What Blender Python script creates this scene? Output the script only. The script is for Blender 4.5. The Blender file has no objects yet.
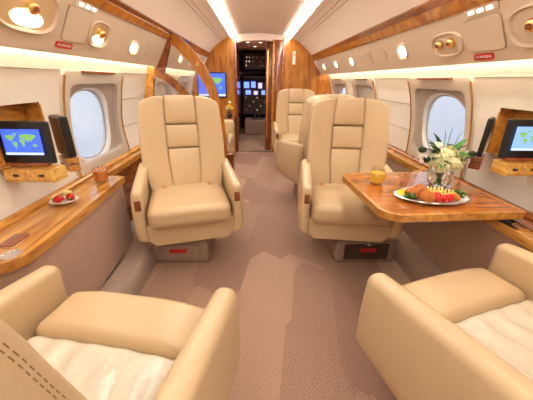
import bpy, bmesh, math, random
from mathutils import Vector, Matrix
R = math.radians
COL = bpy.context.scene.collection
PI = math.pi

# ------------------------------------------------------------------ materials
MATS = {}
def nt(name):
    m = bpy.data.materials.new(name); m.use_nodes = True
    t = m.node_tree; b = t.nodes['Principled BSDF']
    MATS[name] = m
    return m, t, b
def N(t, typ, **k):
    n = t.nodes.new(typ)
    for a, v in k.items(): setattr(n, a, v)
    return n
def L(t, a, b): t.links.new(a, b)
def setp(b, **k):
    for a, v in k.items():
        b.inputs[a].default_value = v
def c4(c): return (c[0], c[1], c[2], 1)
def simple(name, col, rough=.5, metal=0, spec=.5, coat=0, bump=0, bscale=200, var=0, vscale=4, sheen=0):
    m, t, b = nt(name)
    setp(b, **{'Base Color': c4(col), 'Roughness': rough, 'Metallic': metal, 'Specular IOR Level': spec, 'Coat Weight': coat, 'Coat Roughness': .08, 'Sheen Weight': sheen})
    tc = N(t, 'ShaderNodeTexCoord')
    if var:
        n = N(t, 'ShaderNodeTexNoise'); n.inputs['Scale'].default_value = vscale; n.inputs['Detail'].default_value = 3
        L(t, tc.outputs['Object'], n.inputs['Vector'])
        mx = N(t, 'ShaderNodeMix', data_type='RGBA'); L(t, n.outputs['Fac'], mx.inputs['Factor'])
        mx.inputs['A'].default_value = c4([c * (1 - var) for c in col]); mx.inputs['B'].default_value = c4([min(1, c * (1 + var)) for c in col])
        L(t, mx.outputs['Result'], b.inputs['Base Color'])
    if bump:
        n = N(t, 'ShaderNodeTexNoise'); n.inputs['Scale'].default_value = bscale; n.inputs['Detail'].default_value = 2
        L(t, tc.outputs['Object'], n.inputs['Vector'])
        bp = N(t, 'ShaderNodeBump'); bp.inputs['Strength'].default_value = bump; bp.inputs['Distance'].default_value = .003
        L(t, n.outputs['Fac'], bp.inputs['Height']); L(t, bp.outputs['Normal'], b.inputs['Normal'])
    return m
def wood(name, c1, c2, scale=6, axis='Y', rough=.22, coat=.8):
    m, t, b = nt(name)
    tc = N(t, 'ShaderNodeTexCoord'); mp = N(t, 'ShaderNodeMapping')
    s = {'X': (.18, 1, 1), 'Y': (1, .18, 1), 'Z': (1, 1, .18)}[axis]
    mp.inputs['Scale'].default_value = s
    L(t, tc.outputs['Object'], mp.inputs['Vector'])
    n = N(t, 'ShaderNodeTexNoise'); n.inputs['Scale'].default_value = scale * 3; n.inputs['Detail'].default_value = 8; n.inputs['Distortion'].default_value = 1.6
    L(t, mp.outputs['Vector'], n.inputs['Vector'])
    n2 = N(t, 'ShaderNodeTexNoise'); n2.inputs['Scale'].default_value = scale * 14; n2.inputs['Detail'].default_value = 4
    L(t, mp.outputs['Vector'], n2.inputs['Vector'])
    ad = N(t, 'ShaderNodeMath', operation='MULTIPLY_ADD'); L(t, n2.outputs['Fac'], ad.inputs[0]); ad.inputs[1].default_value = .35; L(t, n.outputs['Fac'], ad.inputs[2])
    cr = N(t, 'ShaderNodeValToRGB'); cr.color_ramp.elements[0].position = .48; cr.color_ramp.elements[1].position = .86
    cr.color_ramp.elements[0].color = c4(c1); cr.color_ramp.elements[1].color = c4(c2)
    L(t, ad.outputs[0], cr.inputs['Fac']); L(t, cr.outputs['Color'], b.inputs['Base Color'])
    setp(b, Roughness=rough); b.inputs['Coat Weight'].default_value = coat; b.inputs['Coat Roughness'].default_value = .05
    return m
def emis(name, col, strength, base=(0, 0, 0)):
    m, t, b = nt(name)
    setp(b, **{'Base Color': c4(base), 'Emission Color': c4(col), 'Emission Strength': strength})
    return m
def glass(name, col=(1, 1, 1), rough=0.0, ior=1.45, thin=False):
    m, t, b = nt(name)
    if thin:
        tr = N(t, 'ShaderNodeBsdfTransparent'); tr.inputs['Color'].default_value = c4(col)
        gl = N(t, 'ShaderNodeBsdfGlossy'); gl.inputs['Roughness'].default_value = .02
        mx = N(t, 'ShaderNodeMixShader'); mx.inputs['Fac'].default_value = .08
        L(t, tr.outputs[0], mx.inputs[1]); L(t, gl.outputs[0], mx.inputs[2])
        L(t, mx.outputs[0], t.nodes['Material Output'].inputs['Surface'])
    else:
        setp(b, **{'Base Color': c4(col), 'Roughness': rough, 'IOR': ior, 'Transmission Weight': 1})
    return m

LEATHER = simple('leather', (.64, .475, .285), rough=.30, spec=.55, bump=.25, bscale=90, var=.04, vscale=5)
LEATHER_PAD = simple('leather_pale', (.70, .63, .52), rough=.22, spec=.7, bump=1.0, bscale=26, var=.05, vscale=9)
LEATHER_SEAM = simple('leather_seam', (.30, .19, .09), rough=.7)
WOOD = wood('wood_veneer', (.20, .055, .012), (.46, .17, .035), 4)
WOOD_LT = wood('wood_light', (.36, .13, .022), (.72, .36, .075), 4)
WOOD_TBL = wood('wood_table', (.34, .085, .012), (.62, .21, .028), 3, axis='X', rough=.12, coat=1)
WOOD_V = wood('wood_upright', (.34, .10, .010), (.60, .24, .03), 3, axis='Z', rough=.25)
WOOD_RED = wood('wood_red', (.16, .035, .012), (.36, .10, .03), 4, axis='Z')
WOOD_RAIL = wood('wood_rail', (.13, .025, .007), (.34, .09, .018), 5)
WOOD_GOLD = wood('wood_gold', (.50, .22, .035), (.85, .52, .14), 5)
WOOD_EDGE = wood('wood_inlay', (.14, .04, .012), (.30, .10, .03), 5)
CEIL = simple('ceiling_suede', (.90, .79, .70), rough=.9, bump=.2, bscale=60, var=.05, vscale=2)
PSU = simple('service_panel', (.66, .53, .40), rough=.7, bump=.1, bscale=150)
PSU_DK = simple('panel_gap', (.40, .31, .22), rough=.8)
WALLM = simple('wall_fabric', (.78, .75, .70), rough=.75, bump=.5, bscale=45, var=.06, vscale=10)
SURR = simple('window_surround', (.60, .54, .47), rough=.5)
SURR_IN = simple('window_recess', (.42, .36, .31), rough=.55)
REVEAL = simple('window_reveal', (.78, .78, .78), rough=.4)
SEAL = simple('window_seal', (.25, .25, .27), rough=.6)
BRASS = simple('brass', (.78, .50, .20), rough=.25, metal=1)
CHROME = simple('chrome', (.8, .78, .75), rough=.15, metal=1)
FACE = simple('console_fabric', (.46, .295, .22), rough=.9, bump=.5, bscale=120, var=.08, vscale=12, sheen=.2)
DADO = simple('kick_carpet', (.42, .315, .26), rough=.95, bump=1, bscale=220, var=.12, vscale=30)
PED = simple('pedestal_carpet', (.34, .24, .19), rough=.95, bump=1, bscale=180, var=.2, vscale=25)
BLACK = simple('black_plastic', (.012, .012, .013), rough=.3)
DKGREY = simple('dark_grey', (.09, .08, .08), rough=.5)
BROWNPL = simple('brown_plastic', (.07, .04, .028), rough=.3)
RED = simple('red_placard', (.55, .02, .012), rough=.4)
WHITE = simple('white_paint', (.85, .83, .8), rough=.4)
CERAMIC = simple('white_ceramic', (.85, .84, .82), rough=.12, coat=.6)
BREAD = simple('baked_crust', (.50, .15, .025), rough=.6, bump=1, bscale=60, var=.35, vscale=30)
PASTRY = simple('yellow_pastry', (.85, .58, .16), rough=.6, var=.2, vscale=30)
CHOC = simple('dark_dots', (.05, .025, .015), rough=.5)
BERRY = simple('strawberry_red', (.55, .012, .006), rough=.25, bump=.5, bscale=150)
LEAF = simple('leaf_green', (.05, .19, .025), rough=.5, var=.4, vscale=20)
LEAFDK = simple('leaf_dark', (.012, .035, .015), rough=.5)
LEMON = simple('lemon_yellow', (.9, .68, .05), rough=.4)
MELON = simple('melon_yellow', (.85, .68, .28), rough=.4)
JUICE = simple('orange_juice', (1.0, .66, .06), rough=.2)
TEA = simple('amber_drink', (.72, .24, .03), rough=.1)
BLOOM = simple('cream_petals', (.80, .80, .50), rough=.6, var=.12, vscale=30)
BLOOM2 = simple('white_petals', (.92, .9, .84), rough=.6)
STEM = simple('stem_green', (.10, .25, .06), rough=.5)
GLASS = glass('clear_glass', (.97, .99, .98))
PANEG = glass('pane_glass', (.96, .98, 1), thin=True)
PARTG = glass('partition_glass', (.95, .93, .9), thin=True)
STRIP = emis('strip_lamp', (1, .93, .83), 10.0, (.8, .8, .8))
COVE = emis('cove_lamp', (1, .84, .60), 7.0, (.8, .8, .8))
LAMP = emis('reading_lamp', (1, .82, .58), 4.5)
BOWL = simple('lamp_bowl', (.85, .66, .42), rough=.25, metal=.6)
SCREEN_BLUE = emis('screen_ocean', (.05, .11, .70), 1.0)
SCREEN_PALE = emis('screen_ocean_pale', (.22, .38, .85), .9)
MAP_GREEN = emis('screen_land', (.20, .42, .10), .8)
MAP_PALE = emis('screen_ice', (.6, .68, .85), .8)
INSTR = emis('cockpit_display', (.12, .18, .9), 1.6)
INSTR2 = emis('cockpit_display_pale', (.6, .5, .75), .8)
SIGNLIT = emis('lit_sign', (1, .86, .68), 2.5)

def carpet():
    m, t, b = nt('carpet')
    tc = N(t, 'ShaderNodeTexCoord')
    mp = N(t, 'ShaderNodeMapping'); mp.inputs['Scale'].default_value = (2.6, 1.15, 1); mp.inputs['Rotation'].default_value = (0, 0, .35)
    L(t, tc.outputs['Object'], mp.inputs['Vector'])
    v = N(t, 'ShaderNodeTexVoronoi', distance='CHEBYCHEV'); v.inputs['Scale'].default_value = 1.3; v.inputs['Randomness'].default_value = .55
    L(t, mp.outputs['Vector'], v.inputs['Vector'])
    sep = N(t, 'ShaderNodeSeparateColor'); L(t, v.outputs['Color'], sep.inputs[0])
    # chevron weave
    sx = N(t, 'ShaderNodeSeparateXYZ'); L(t, tc.outputs['Object'], sx.inputs[0])
    pp = N(t, 'ShaderNodeMath', operation='PINGPONG'); L(t, sx.outputs['X'], pp.inputs[0]); pp.inputs[1].default_value = .05
    ad = N(t, 'ShaderNodeMath', operation='ADD'); L(t, pp.outputs[0], ad.inputs[0]); L(t, sx.outputs['Y'], ad.inputs[1])
    ml = N(t, 'ShaderNodeMath', operation='MULTIPLY'); L(t, ad.outputs[0], ml.inputs[0]); ml.inputs[1].default_value = 330
    sn = N(t, 'ShaderNodeMath', operation='SINE'); L(t, ml.outputs[0], sn.inputs[0])
    nz = N(t, 'ShaderNodeTexNoise'); nz.inputs['Scale'].default_value = 90; nz.inputs['Detail'].default_value = 4
    L(t, tc.outputs['Object'], nz.inputs['Vector'])
    a1 = N(t, 'ShaderNodeMath', operation='MULTIPLY_ADD'); L(t, sn.outputs[0], a1.inputs[0]); a1.inputs[1].default_value = .10; a1.inputs[2].default_value = -.42
    a2 = N(t, 'ShaderNodeMath', operation='MULTIPLY_ADD'); L(t, nz.outputs['Fac'], a2.inputs[0]); a2.inputs[1].default_value = .9; L(t, a1.outputs[0], a2.inputs[2])
    a3 = N(t, 'ShaderNodeMath', operation='MULTIPLY_ADD'); L(t, sep.outputs[0], a3.inputs[0]); a3.inputs[1].default_value = .62; L(t, a2.outputs[0], a3.inputs[2])
    mx = N(t, 'ShaderNodeMix', data_type='RGBA'); L(t, a3.outputs[0], mx.inputs['Factor'])
    mx.inputs['A'].default_value = (.27, .155, .108, 1); mx.inputs['B'].default_value = (.55, .355, .26, 1)
    L(t, mx.outputs['Result'], b.inputs['Base Color'])
    bp = N(t, 'ShaderNodeBump'); bp.inputs['Strength'].default_value = .6; bp.inputs['Distance'].default_value = .004
    L(t, a2.outputs[0], bp.inputs['Height']); L(t, bp.outputs['Normal'], b.inputs['Normal'])
    setp(b, Roughness=.95); b.inputs['Sheen Weight'].default_value = .3
    return m
CARPET = carpet()

# ------------------------------------------------------------------ helpers
def tag(o, label=None, cat=None, group=None, kind=None):
    if label: o['label'] = label
    if cat: o['category'] = cat
    if group: o['group'] = group
    if kind: o['kind'] = kind
    return o
def obj(name, bm, mat, parent=None, smooth=True, loc=None, rot=None):
    me = bpy.data.meshes.new(name)
    bmesh.ops.recalc_face_normals(bm, faces=bm.faces[:])
    bm.to_mesh(me); bm.free()
    if smooth:
        for p in me.polygons: p.use_smooth = True
        try: me.set_sharp_from_angle(angle=R(42))
        except Exception: pass
    me.materials.append(mat)
    o = bpy.data.objects.new(name, me); COL.objects.link(o)
    if parent: o.parent = parent
    if loc: o.location = loc
    if rot: o.rotation_euler = rot
    return o
def empty(name, label, cat, loc=(0, 0, 0), rz=0, group=None, rot=None):
    o = bpy.data.objects.new(name, None); COL.objects.link(o)
    o.location = loc; o.rotation_euler = rot or (0, 0, rz); o.empty_display_size = .05
    return tag(o, label, cat, group)
def copy_tree(o, parent=None):
    c = o.copy(); COL.objects.link(c)
    if parent: c.parent = parent
    for ch in o.children: copy_tree(ch, c)
    return c
def coords(h, r, n):
    r = min(r, h * .999)
    if r <= 1e-5: return [-h + 2 * h * i / n for i in range(n + 1)]
    cr = [h - r + r * math.tan(R(a)) for a in (15, 30, 45)]
    inner = [-(h - r) + 2 * (h - r) * i / n for i in range(n + 1)]
    return [-c for c in reversed(cr)] + inner + cr
def rbox(sx, sy, sz, r=.01, n=(2, 2, 2), f=None, c=(0, 0, 0), bm=None):
    """rounded box of full size sx,sy,sz; f deforms each vertex"""
    bm = bm or bmesh.new()
    H = (sx / 2, sy / 2, sz / 2); r = min(r, *[h * .98 for h in H])
    A = [coords(H[i], r, n[i]) for i in range(3)]
    cache = {}
    def vert(i, j, k):
        key = (i, j, k)
        if key in cache: return cache[key]
        p = Vector((A[0][i], A[1][j], A[2][k]))
        q = Vector([max(-(H[a] - r), min(H[a] - r, p[a])) for a in range(3)])
        d = p - q
        if d.length > 1e-9: p = q + d.normalized() * r
        if f: p = Vector(f(p.x, p.y, p.z))
        v = bm.verts.new(p + Vector(c)); cache[key] = v
        return v
    nx, ny, nz = len(A[0]) - 1, len(A[1]) - 1, len(A[2]) - 1
    def quad(a, b, c_, d):
        try: bm.faces.new((vert(*a), vert(*b), vert(*c_), vert(*d)))
        except ValueError: pass
    for i in range(nx):
        for j in range(ny):
            for k in (0, nz): quad((i, j, k), (i + 1, j, k), (i + 1, j + 1, k), (i, j + 1, k))
    for i in range(nx):
        for k in range(nz):
            for j in (0, ny): quad((i, j, k), (i + 1, j, k), (i + 1, j, k + 1), (i, j, k + 1))
    for j in range(ny):
        for k in range(nz):
            for i in (0, nx): quad((i, j, k), (i, j + 1, k), (i, j + 1, k + 1), (i, j, k + 1))
    return bm
def box(x0, x1, y0, y1, z0, z1, r=.004, bm=None, n=(1, 1, 1)):
    return rbox(x1 - x0, y1 - y0, z1 - z0, r, n, c=((x0 + x1) / 2, (y0 + y1) / 2, (z0 + z1) / 2), bm=bm)
def prism(pts, axis, a0, a1, bm=None):
    """extrude a 2D polygon along axis; pts in the other two axes (in xyz order)"""
    bm = bm or bmesh.new()
    def P(p, a):
        return {'X': (a, p[0], p[1]), 'Y': (p[0], a, p[1]), 'Z': (p[0], p[1], a)}[axis]
    A = [bm.verts.new(P(p, a0)) for p in pts]; B = [bm.verts.new(P(p, a1)) for p in pts]
    n = len(pts)
    bm.faces.new(A); bm.faces.new(B[::-1])
    for i in range(n): bm.faces.new((A[i], A[(i + 1) % n], B[(i + 1) % n], B[i]))
    return bm
def bevel(bm, w, seg=3, ang=25):
    es = [e for e in bm.edges if len(e.link_faces) == 2 and e.calc_face_angle(0) > R(ang)]
    bmesh.ops.bevel(bm, geom=es, offset=w, segments=seg, profile=.5, affect='EDGES', clamp_overlap=True)
    return bm
def sheet(prof, y0, y1, ny=1, bm=None, th=0):
    """open profile of (x,z) extruded along Y"""
    bm = bm or bmesh.new()
    rows = []
    for j in range(ny + 1):
        y = y0 + (y1 - y0) * j / ny
        rows.append([bm.verts.new((p[0], y, p[1])) for p in prof])
    for j in range(ny):
        for i in range(len(prof) - 1): bm.faces.new((rows[j][i], rows[j][i + 1], rows[j + 1][i + 1], rows[j + 1][i]))
    return bm
def band(inner, outer, y0, y1, bm=None):
    """closed strip between two 2D (x,z) polylines, extruded in Y"""
    bm = bm or bmesh.new()
    n = len(inner)
    V = [[[bm.verts.new((p[0], y, p[1])) for p in pl] for y in (y0, y1)] for pl in (inner, outer)]
    for i in range(n - 1):
        bm.faces.new((V[0][0][i], V[0][0][i + 1], V[1][0][i + 1], V[1][0][i]))
        bm.faces.new((V[0][1][i], V[1][1][i], V[1][1][i + 1], V[0][1][i + 1]))
        for k in (0, 1): bm.faces.new((V[k][0][i], V[k][1][i], V[k][1][i + 1], V[k][0][i + 1]))
    for i in (0, n - 1): bm.faces.new((V[0][0][i], V[1][0][i], V[1][1][i], V[0][1][i]))
    return bm
def lathe(prof, n=28, bm=None, c=(0, 0, 0), sx=1, sy=1):
    bm = bm or bmesh.new()
    rings = []
    for r, z in prof:
        if r < 1e-6: rings.append([bm.verts.new((c[0], c[1], c[2] + z))])
        else: rings.append([bm.verts.new((c[0] + sx * r * math.cos(2 * PI * i / n), c[1] + sy * r * math.sin(2 * PI * i / n), c[2] + z)) for i in range(n)])
    for a, b in zip(rings, rings[1:]):
        for i in range(n):
            j = (i + 1) % n
            if len(a) == 1 and len(b) == 1: continue
            if len(a) == 1: bm.faces.new((a[0], b[i], b[j]))
            elif len(b) == 1: bm.faces.new((a[i], b[0], a[j]))
            else: bm.faces.new((a[i], b[i], b[j], a[j]))
    return bm
def tube(pts, r, n=8, bm=None):
    bm = bm or bmesh.new(); rings = []
    pts = [Vector(p) for p in pts]
    for i, p in enumerate(pts):
        d = (pts[min(i + 1, len(pts) - 1)] - pts[max(i - 1, 0)]).normalized()
        u = d.orthogonal().normalized(); v = d.cross(u)
        rr = r[i] if isinstance(r, (list, tuple)) else r
        if rings:
            # keep the frame aligned with the previous ring
            u = (prev - d * prev.dot(d)).normalized(); v = d.cross(u)
        prev = u
        rings.append([bm.verts.new(p + (u * math.cos(2 * PI * k / n) + v * math.sin(2 * PI * k / n)) * rr) for k in range(n)])
    for a, b in zip(rings, rings[1:]):
        for k in range(n): bm.faces.new((a[k], a[(k + 1) % n], b[(k + 1) % n], b[k]))
    bm.faces.new(rings[0]); bm.faces.new(rings[-1][::-1])
    return bm
def blob(r, sc=(1, 1, 1), c=(0, 0, 0), jitter=0, sub=3, seed=0, bm=None, f=None):
    bm = bm or bmesh.new(); rnd = random.Random(seed)
    ret = bmesh.ops.create_icosphere(bm, subdivisions=sub, radius=r)
    for v in ret['verts']:
        j = 1 + rnd.uniform(-jitter, jitter)
        p = Vector((v.co.x * sc[0] * j, v.co.y * sc[1] * j, v.co.z * sc[2] * j))
        if f: p = Vector(f(p))
        v.co = p + Vector(c)
    return bm
def text_mesh(name, s, size, mat, parent, loc, rot):
    cu = bpy.data.curves.new('lettering', 'FONT'); cu.body = s; cu.size = size; cu.align_x = 'CENTER'; cu.align_y = 'CENTER'; cu.extrude = .0004
    to = bpy.data.objects.new('lettering_source', cu); COL.objects.link(to)
    bpy.context.view_layer.update()
    me = bpy.data.meshes.new_from_object(to)
    bpy.data.objects.remove(to); bpy.data.curves.remove(cu)
    me.materials.clear(); me.materials.append(mat)
    o = bpy.data.objects.new(name, me); COL.objects.link(o); o.parent = parent; o.location = loc; o.rotation_euler = rot
    return o
def lerp(a, b, t): return a + (b - a) * t
def interp(tbl, z):
    tbl = sorted(tbl, key=lambda p: p[1])
    if z <= tbl[0][1]: return tbl[0][0]
    for p, q in zip(tbl, tbl[1:]):
        if z <= q[1]: return lerp(p[0], q[0], (z - p[1]) / (q[1] - p[1]))
    return tbl[-1][0]
def smoothprof(tbl, n=4):
    out = []
    for i in range(len(tbl) - 1):
        p0 = tbl[max(i - 1, 0)]; p1 = tbl[i]; p2 = tbl[i + 1]; p3 = tbl[min(i + 2, len(tbl) - 1)]
        for k in range(n):
            t = k / n
            out.append(tuple(.5 * ((2 * p1[a]) + (-p0[a] + p2[a]) * t + (2 * p0[a] - 5 * p1[a] + 4 * p2[a] - p3[a]) * t * t + (-p0[a] + 3 * p1[a] - 3 * p2[a] + p3[a]) * t ** 3) for a in (0, 1)))
    out.append(tbl[-1]); return out

# ------------------------------------------------------------------ the cabin shell
YA, YB, YC = -1.6, 5.2, 7.9      # aft end, forward bulkhead, cockpit end
WP = {-1: smoothprof([(1.10, 1.43), (1.12, 1.30), (1.165, 1.15), (1.20, .95), (1.20, .80), (1.18, .64), (1.17, .35), (1.15, -.02)]),
      1: smoothprof([(1.15, 1.43), (1.18, 1.30), (1.24, 1.15), (1.29, .95), (1.305, .80), (1.31, .64), (1.30, .35), (1.27, -.02)])}
def wx(s, z): return s * interp(WP[s], z)
PS = {-1: ((1.02, 1.35), (.89, 1.585), (.845, 1.65)), 1: ((1.045, 1.345), (.915, 1.565), (.85, 1.645))}
CE = {s: smoothprof([PS[s][2], (.76, 1.735), (.66, 1.81), (.535, 1.878), (.36, 1.925), (0, 1.945)], 3) for s in (-1, 1)}

obj('floor', box(-1.35, 1.40, YA, YC + .3, -.06, 0, .001), CARPET, smooth=False)['kind'] = 'structure'
cp = [(-x, z) for x, z in CE[-1]] + [(x, z) for x, z in reversed(CE[1][:-1])]
up = [(x * 1.02, z + .03) for x, z in cp]
obj('ceiling', band(cp, up, YA, YB), CEIL)['kind'] = 'structure'

WINDOWS = {-1: [(2.06, 'a'), (3.55, 'b'), (4.45, 'c'), (.62, 'd'), (-.6, 'e')], 1: [(2.07, 'a'), (3.55, 'b'), (4.6, 'c'), (.70, 'd'), (-.6, 'e')]}
WH, ZW0, ZW1 = .345, .69, 1.25      # half width and height of the openings in the side walls
NICHE = {-1: (1.17, 1.53, .88, 1.13), 1: (1.16, 1.52, .90, 1.135)}
def wall(s, name):
    bm = bmesh.new()
    ys = {YA, YB}; zs = {p[1] for p in WP[s]} | {ZW0, ZW1}
    for y, _ in WINDOWS[s]: ys |= {y - WH, y + WH}
    n = NICHE[s]; ys |= {n[0], n[1]}; zs |= {n[2], n[3]}
    ys = sorted(ys); zs = sorted(zs)
    V = {}
    def v(y, z, o=0):
        k = (y, z, o)
        if k not in V: V[k] = bm.verts.new((wx(s, z) + s * o, y, z))
        return V[k]
    for a, b in zip(ys, ys[1:]):
        for c, d in zip(zs, zs[1:]):
            ym, zm = (a + b) / 2, (c + d) / 2
            if ZW0 < zm < ZW1 and any(abs(ym - w) < WH for w, _ in WINDOWS[s]): continue
            if n[0] < ym < n[1] and n[2] < zm < n[3]: continue
            for o in (0, .02): bm.faces.new((v(a, c, o), v(b, c, o), v(b, d, o), v(a, d, o)))
    o = obj(name, bm, WALLM); o['kind'] = 'structure'
wall(-1, 'wall_left'); wall(1, 'wall_right')

def ring_pt(cy, cz, hy, hz, e, ang):
    c, s_ = math.cos(ang), math.sin(ang)
    k = (abs(c) ** e + abs(s_) ** e) ** (-1 / e)
    return cy + hy * k * c, cz + hz * k * s_
def window(s, yc, num, shade=None):
    zc = .965
    rings = [ (.37, .315, .97, 30, .0), (.37, .315, .97, 30, -.012), (.355, .305, .97, 30, -.016), (.30, .245, .965, 12, -.014), (.292, .238, .965, 10, .014),
              (.268, .24, .945, 2.5, .022)]
    def build(rs, nseg=72):
        bm = bmesh.new(); prev = None
        for hy, hz, cz, e, off in rs:
            cur = []
            for i in range(nseg):
                y, z = ring_pt(yc - ((.02 if s > 0 else .04) if cz < .95 else 0), cz, hy, hz, e, 2 * PI * (i + .5) / nseg)
                cur.append(bm.verts.new((wx(s, z) + s * off, y, z)))
            if prev:
                for i in range(nseg):
                    j = (i + 1) % nseg; bm.faces.new((prev[i], prev[j], cur[j], cur[i]))
            prev = cur
        return bm, prev
    bm, _ = build(rings[:4]); t = obj('window_%d' % num, bm, SURR); t['kind'] = 'structure'
    bm, _ = build(rings[3:]); obj('recess_panel', bm, SURR_IN, t)
    bm, _ = build([(.268, .24, .945, 2.5, .022), (.258, .230, .945, 2.4, .028), (.254, .226, .945, 2.3, .050), (.250, .222, .945, 2.2, .066)]); obj('reveal', bm, REVEAL, t)
    bm, last = build([(.252, .224, .945, 2.2, .058)]); bm.faces.new(last); obj('pane', bm, PANEG, t)
    bm, _ = build([(.2545, .2265, .945, 2.3, .048), (.249, .221, .945, 2.3, .047), (.249, .221, .945, 2.3, .052)]); obj('seal', bm, SEAL, t)
    # brass strips at either side and the shade track on top
    for d in (-1, 1):
        pts = [(wx(s, z) - s * .018, yc + d * .362, z) for z in [.66 + .06 * k for k in range(11)]]
        obj('brass_strip', tube(pts, .006, 6), BRASS, t)
    zt = 1.278
    obj('shade_track', rbox(.022, .40, .014, .003, c=(wx(s, zt) - s * .022, yc, zt)), WOOD_EDGE, t)
    if shade is not None:
        bm = bmesh.new(); n = 14
        zz = [1.155 - (1.155 - shade) * k / n for k in range(n + 1)]
        for a in range(n):
            for o in (0, .004):
                f = [bm.verts.new((wx(s, z) + s * (.034 + o), y, z)) for y, z in ((yc - .19, zz[a]), (yc + .19, zz[a]), (yc + .19, zz[a + 1]), (yc - .19, zz[a + 1]))]
                bm.faces.new(f)
        obj('shade', bm, SURR, t)
    return t
num = 1
for s in (-1, 1):
    for y, k in WINDOWS[s]:
        window(s, y, num, shade={'b': 1.0 if s == 1 else 1.06, 'd': .9, 'e': .9}.get(k)); num += 1

# seams of the wall panels and the gap lines
tn = 1
def trim(bm, mat, smooth=True):
    global tn
    o = obj('trim_%d' % tn, bm, mat, smooth=smooth); o['kind'] = 'structure'; tn += 1; return o
for s in (-1, 1):
    for ya, yb in ((WINDOWS[s][0][0] + .375, WINDOWS[s][1][0] - .375), (WINDOWS[s][1][0] + .375, WINDOWS[s][2][0] - .375)):
        if yb - ya < .1: continue
        for z in (.86, 1.08):
            trim(rbox(.006, yb - ya, .006, .002, c=(wx(s, z) - s * .001, (ya + yb) / 2, z)), SURR_IN)

for s in (-1, 1):
    ws = sorted(w for w, _ in WINDOWS[s])
    for a, b in zip([YA - .38] + ws, ws + [YB + .38]):
        trim(rbox(.006, b - a - .75, .007, .002, c=(wx(s, 1.285) - s * .001, (a + b) / 2, 1.285)), SURR_IN)
# overhead service panels, wood rails, cove lamps, ceiling light strips
for s, nm in ((-1, 'left'), (1, 'right')):
    a, b, c = PS[s]
    prof = [(s * b[0], b[1]), (s * lerp(b[0], a[0], .5), lerp(b[1], a[1], .5) - .004), (s * (a[0] - .012), a[1] + .018), (s * a[0], a[1]), (s * (a[0] + .018), a[1] + .002), (s * (a[0] + .022), a[1] + .03),
            (s * (a[0] + .022), 1.425), (s * (a[0] + .14), 1.43)]
    out = [(p[0] + s * .03, p[1] + .05) for p in prof]
    trim(sheet(prof, YA, YB), PSU)
    wb = [(s * (b[0] + .012), b[1] - .004), (s * (b[0] - .008), b[1] + .002), (s * (b[0] - .014), b[1] + .014), (s * (c[0] - .008), c[1] - .006), (s * (c[0] - .002), c[1] + .01), (s * (c[0] + .03), c[1] + .012), (s * (b[0] + .04), b[1] + .01)]
    trim(bevel(prism(wb, 'Y', YA, YB), .004, 2), WOOD_RAIL)
    mx_, mz_ = (b[0] + c[0]) / 2, (b[1] + c[1]) / 2
    lx = [(s * (b[0] + .004), b[1] - .006), (s * (b[0] - .012), b[1] - .001), (s * (b[0] - .021), b[1] + .012), (s * (mx_ - .016), mz_ + .002), (s * (mx_ + .01), mz_ + .006)]
    trim(bevel(prism(lx, 'Y', YA, YB), .003, 2), WOOD_V)
    # groove lines in the ceiling
    for gx in (.60, .635):
        z = interp([(x, xx) for xx, x in []] or [(p[1], p[0]) for p in CE[s]], gx)
        trim(rbox(.005, YB - YA, .004, .001, c=(s * gx, (YA + YB) / 2, z - .001)), PSU_DK)
    t = empty('ceiling_light', 'long glowing light strip along the %s side of the ceiling' % nm, 'ceiling light', (s * .445, 0, 0))
    zz = 1.884
    sl = R(11) * s
    o = obj('diffuser', rbox(.075, 6.76, .012, .004, c=(0, 1.8, 0)), STRIP, t, loc=(0, 0, zz), rot=(0, sl, 0))
    for x0 in (-.05, .038): obj('frame', box(x0, x0 + .012, YA + .02, 5.18, -.008, .012, .002), CEIL, t, loc=(0, 0, zz), rot=(0, sl, 0))
    t = empty('cove_light', 'warm hidden light strip above the %s windows' % nm, 'light strip', (s * (a[0] + .06), 0, 1.40))
    obj('diffuser', rbox(.045, 6.7, .012, .004, c=(0, 1.8, 0)), COVE, t)
    # narrow carpeted kick box along the wall foot
    k0 = .80 if s < 0 else 1.0
    fl = [(s * (k0 + .14), 0), (s * k0, 0), (s * k0, .11), (s * (k0 + .03), .145), (s * (k0 + .14), .15)]
    trim(bevel(prism(fl, 'Y', YA, YB), .012, 2), DADO)

# aft bulkhead and forward bulkhead with door opening, cockpit corridor
def half(s, x0, ztop_cap=None, zb=0):
    """(x,z) polygon from x0 outwards to the fuselage side"""
    pts = [(s * x0, zb)]
    top = [p for p in reversed(CE[s]) if p[0] > x0]
    z0 = interp([(p[1], p[0]) for p in CE[s]], x0)
    pts.append((s * x0, z0))
    pts += [(s * p[0], p[1]) for p in top]
    pts += [(s * PS[s][0][0], PS[s][0][1])]
    pts += [(wx(s, z), z) for z in (1.40, 1.3, 1.15, .95, .8, .64, .35, zb)]
    return pts
o = obj('wall_back', prism(half(1, 0)[::-1][:-2] + [(0, 1.945)] + half(-1, 0)[2:], 'Y', YA - .05, YA), CEIL, smooth=False); o['kind'] = 'structure'
fw = obj('wall_front', prism(half(-1, .42), 'Y', YB, YB + .05), WOOD_V, smooth=False); fw['kind'] = 'structure'
obj('right_bulkhead', prism(half(1, .38), 'Y', YB, YB + .05), WOOD_V, fw, smooth=False)
obj('header', prism([(-.42, 1.79), (-.3, 1.835), (0, 1.85), (.26, 1.835), (.38, 1.79), (.38, 1.92), (0, 1.945), (-.42, 1.92)], 'Y', YB, YB + .05), CEIL, fw, smooth=False)
trim(bevel(box(-.44, -.40, YB - .03, YB + .08, 0, 1.86, .004), .002), WOOD_RAIL)
trim(box(.20, .235, YB - .01, YB + .10, 0, 1.86, .004), WOOD_LT)
trim(box(.235, .38, YB - .005, YB + .02, 0, 1.86, .004), WOOD_RED)
trim(box(.365, .395, YB - .03, YB + .06, 0, 1.88, .004), WOOD)
trim(box(-.42, .38, YB - .01, YB + .04, 0, .006, .002), DKGREY)
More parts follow.
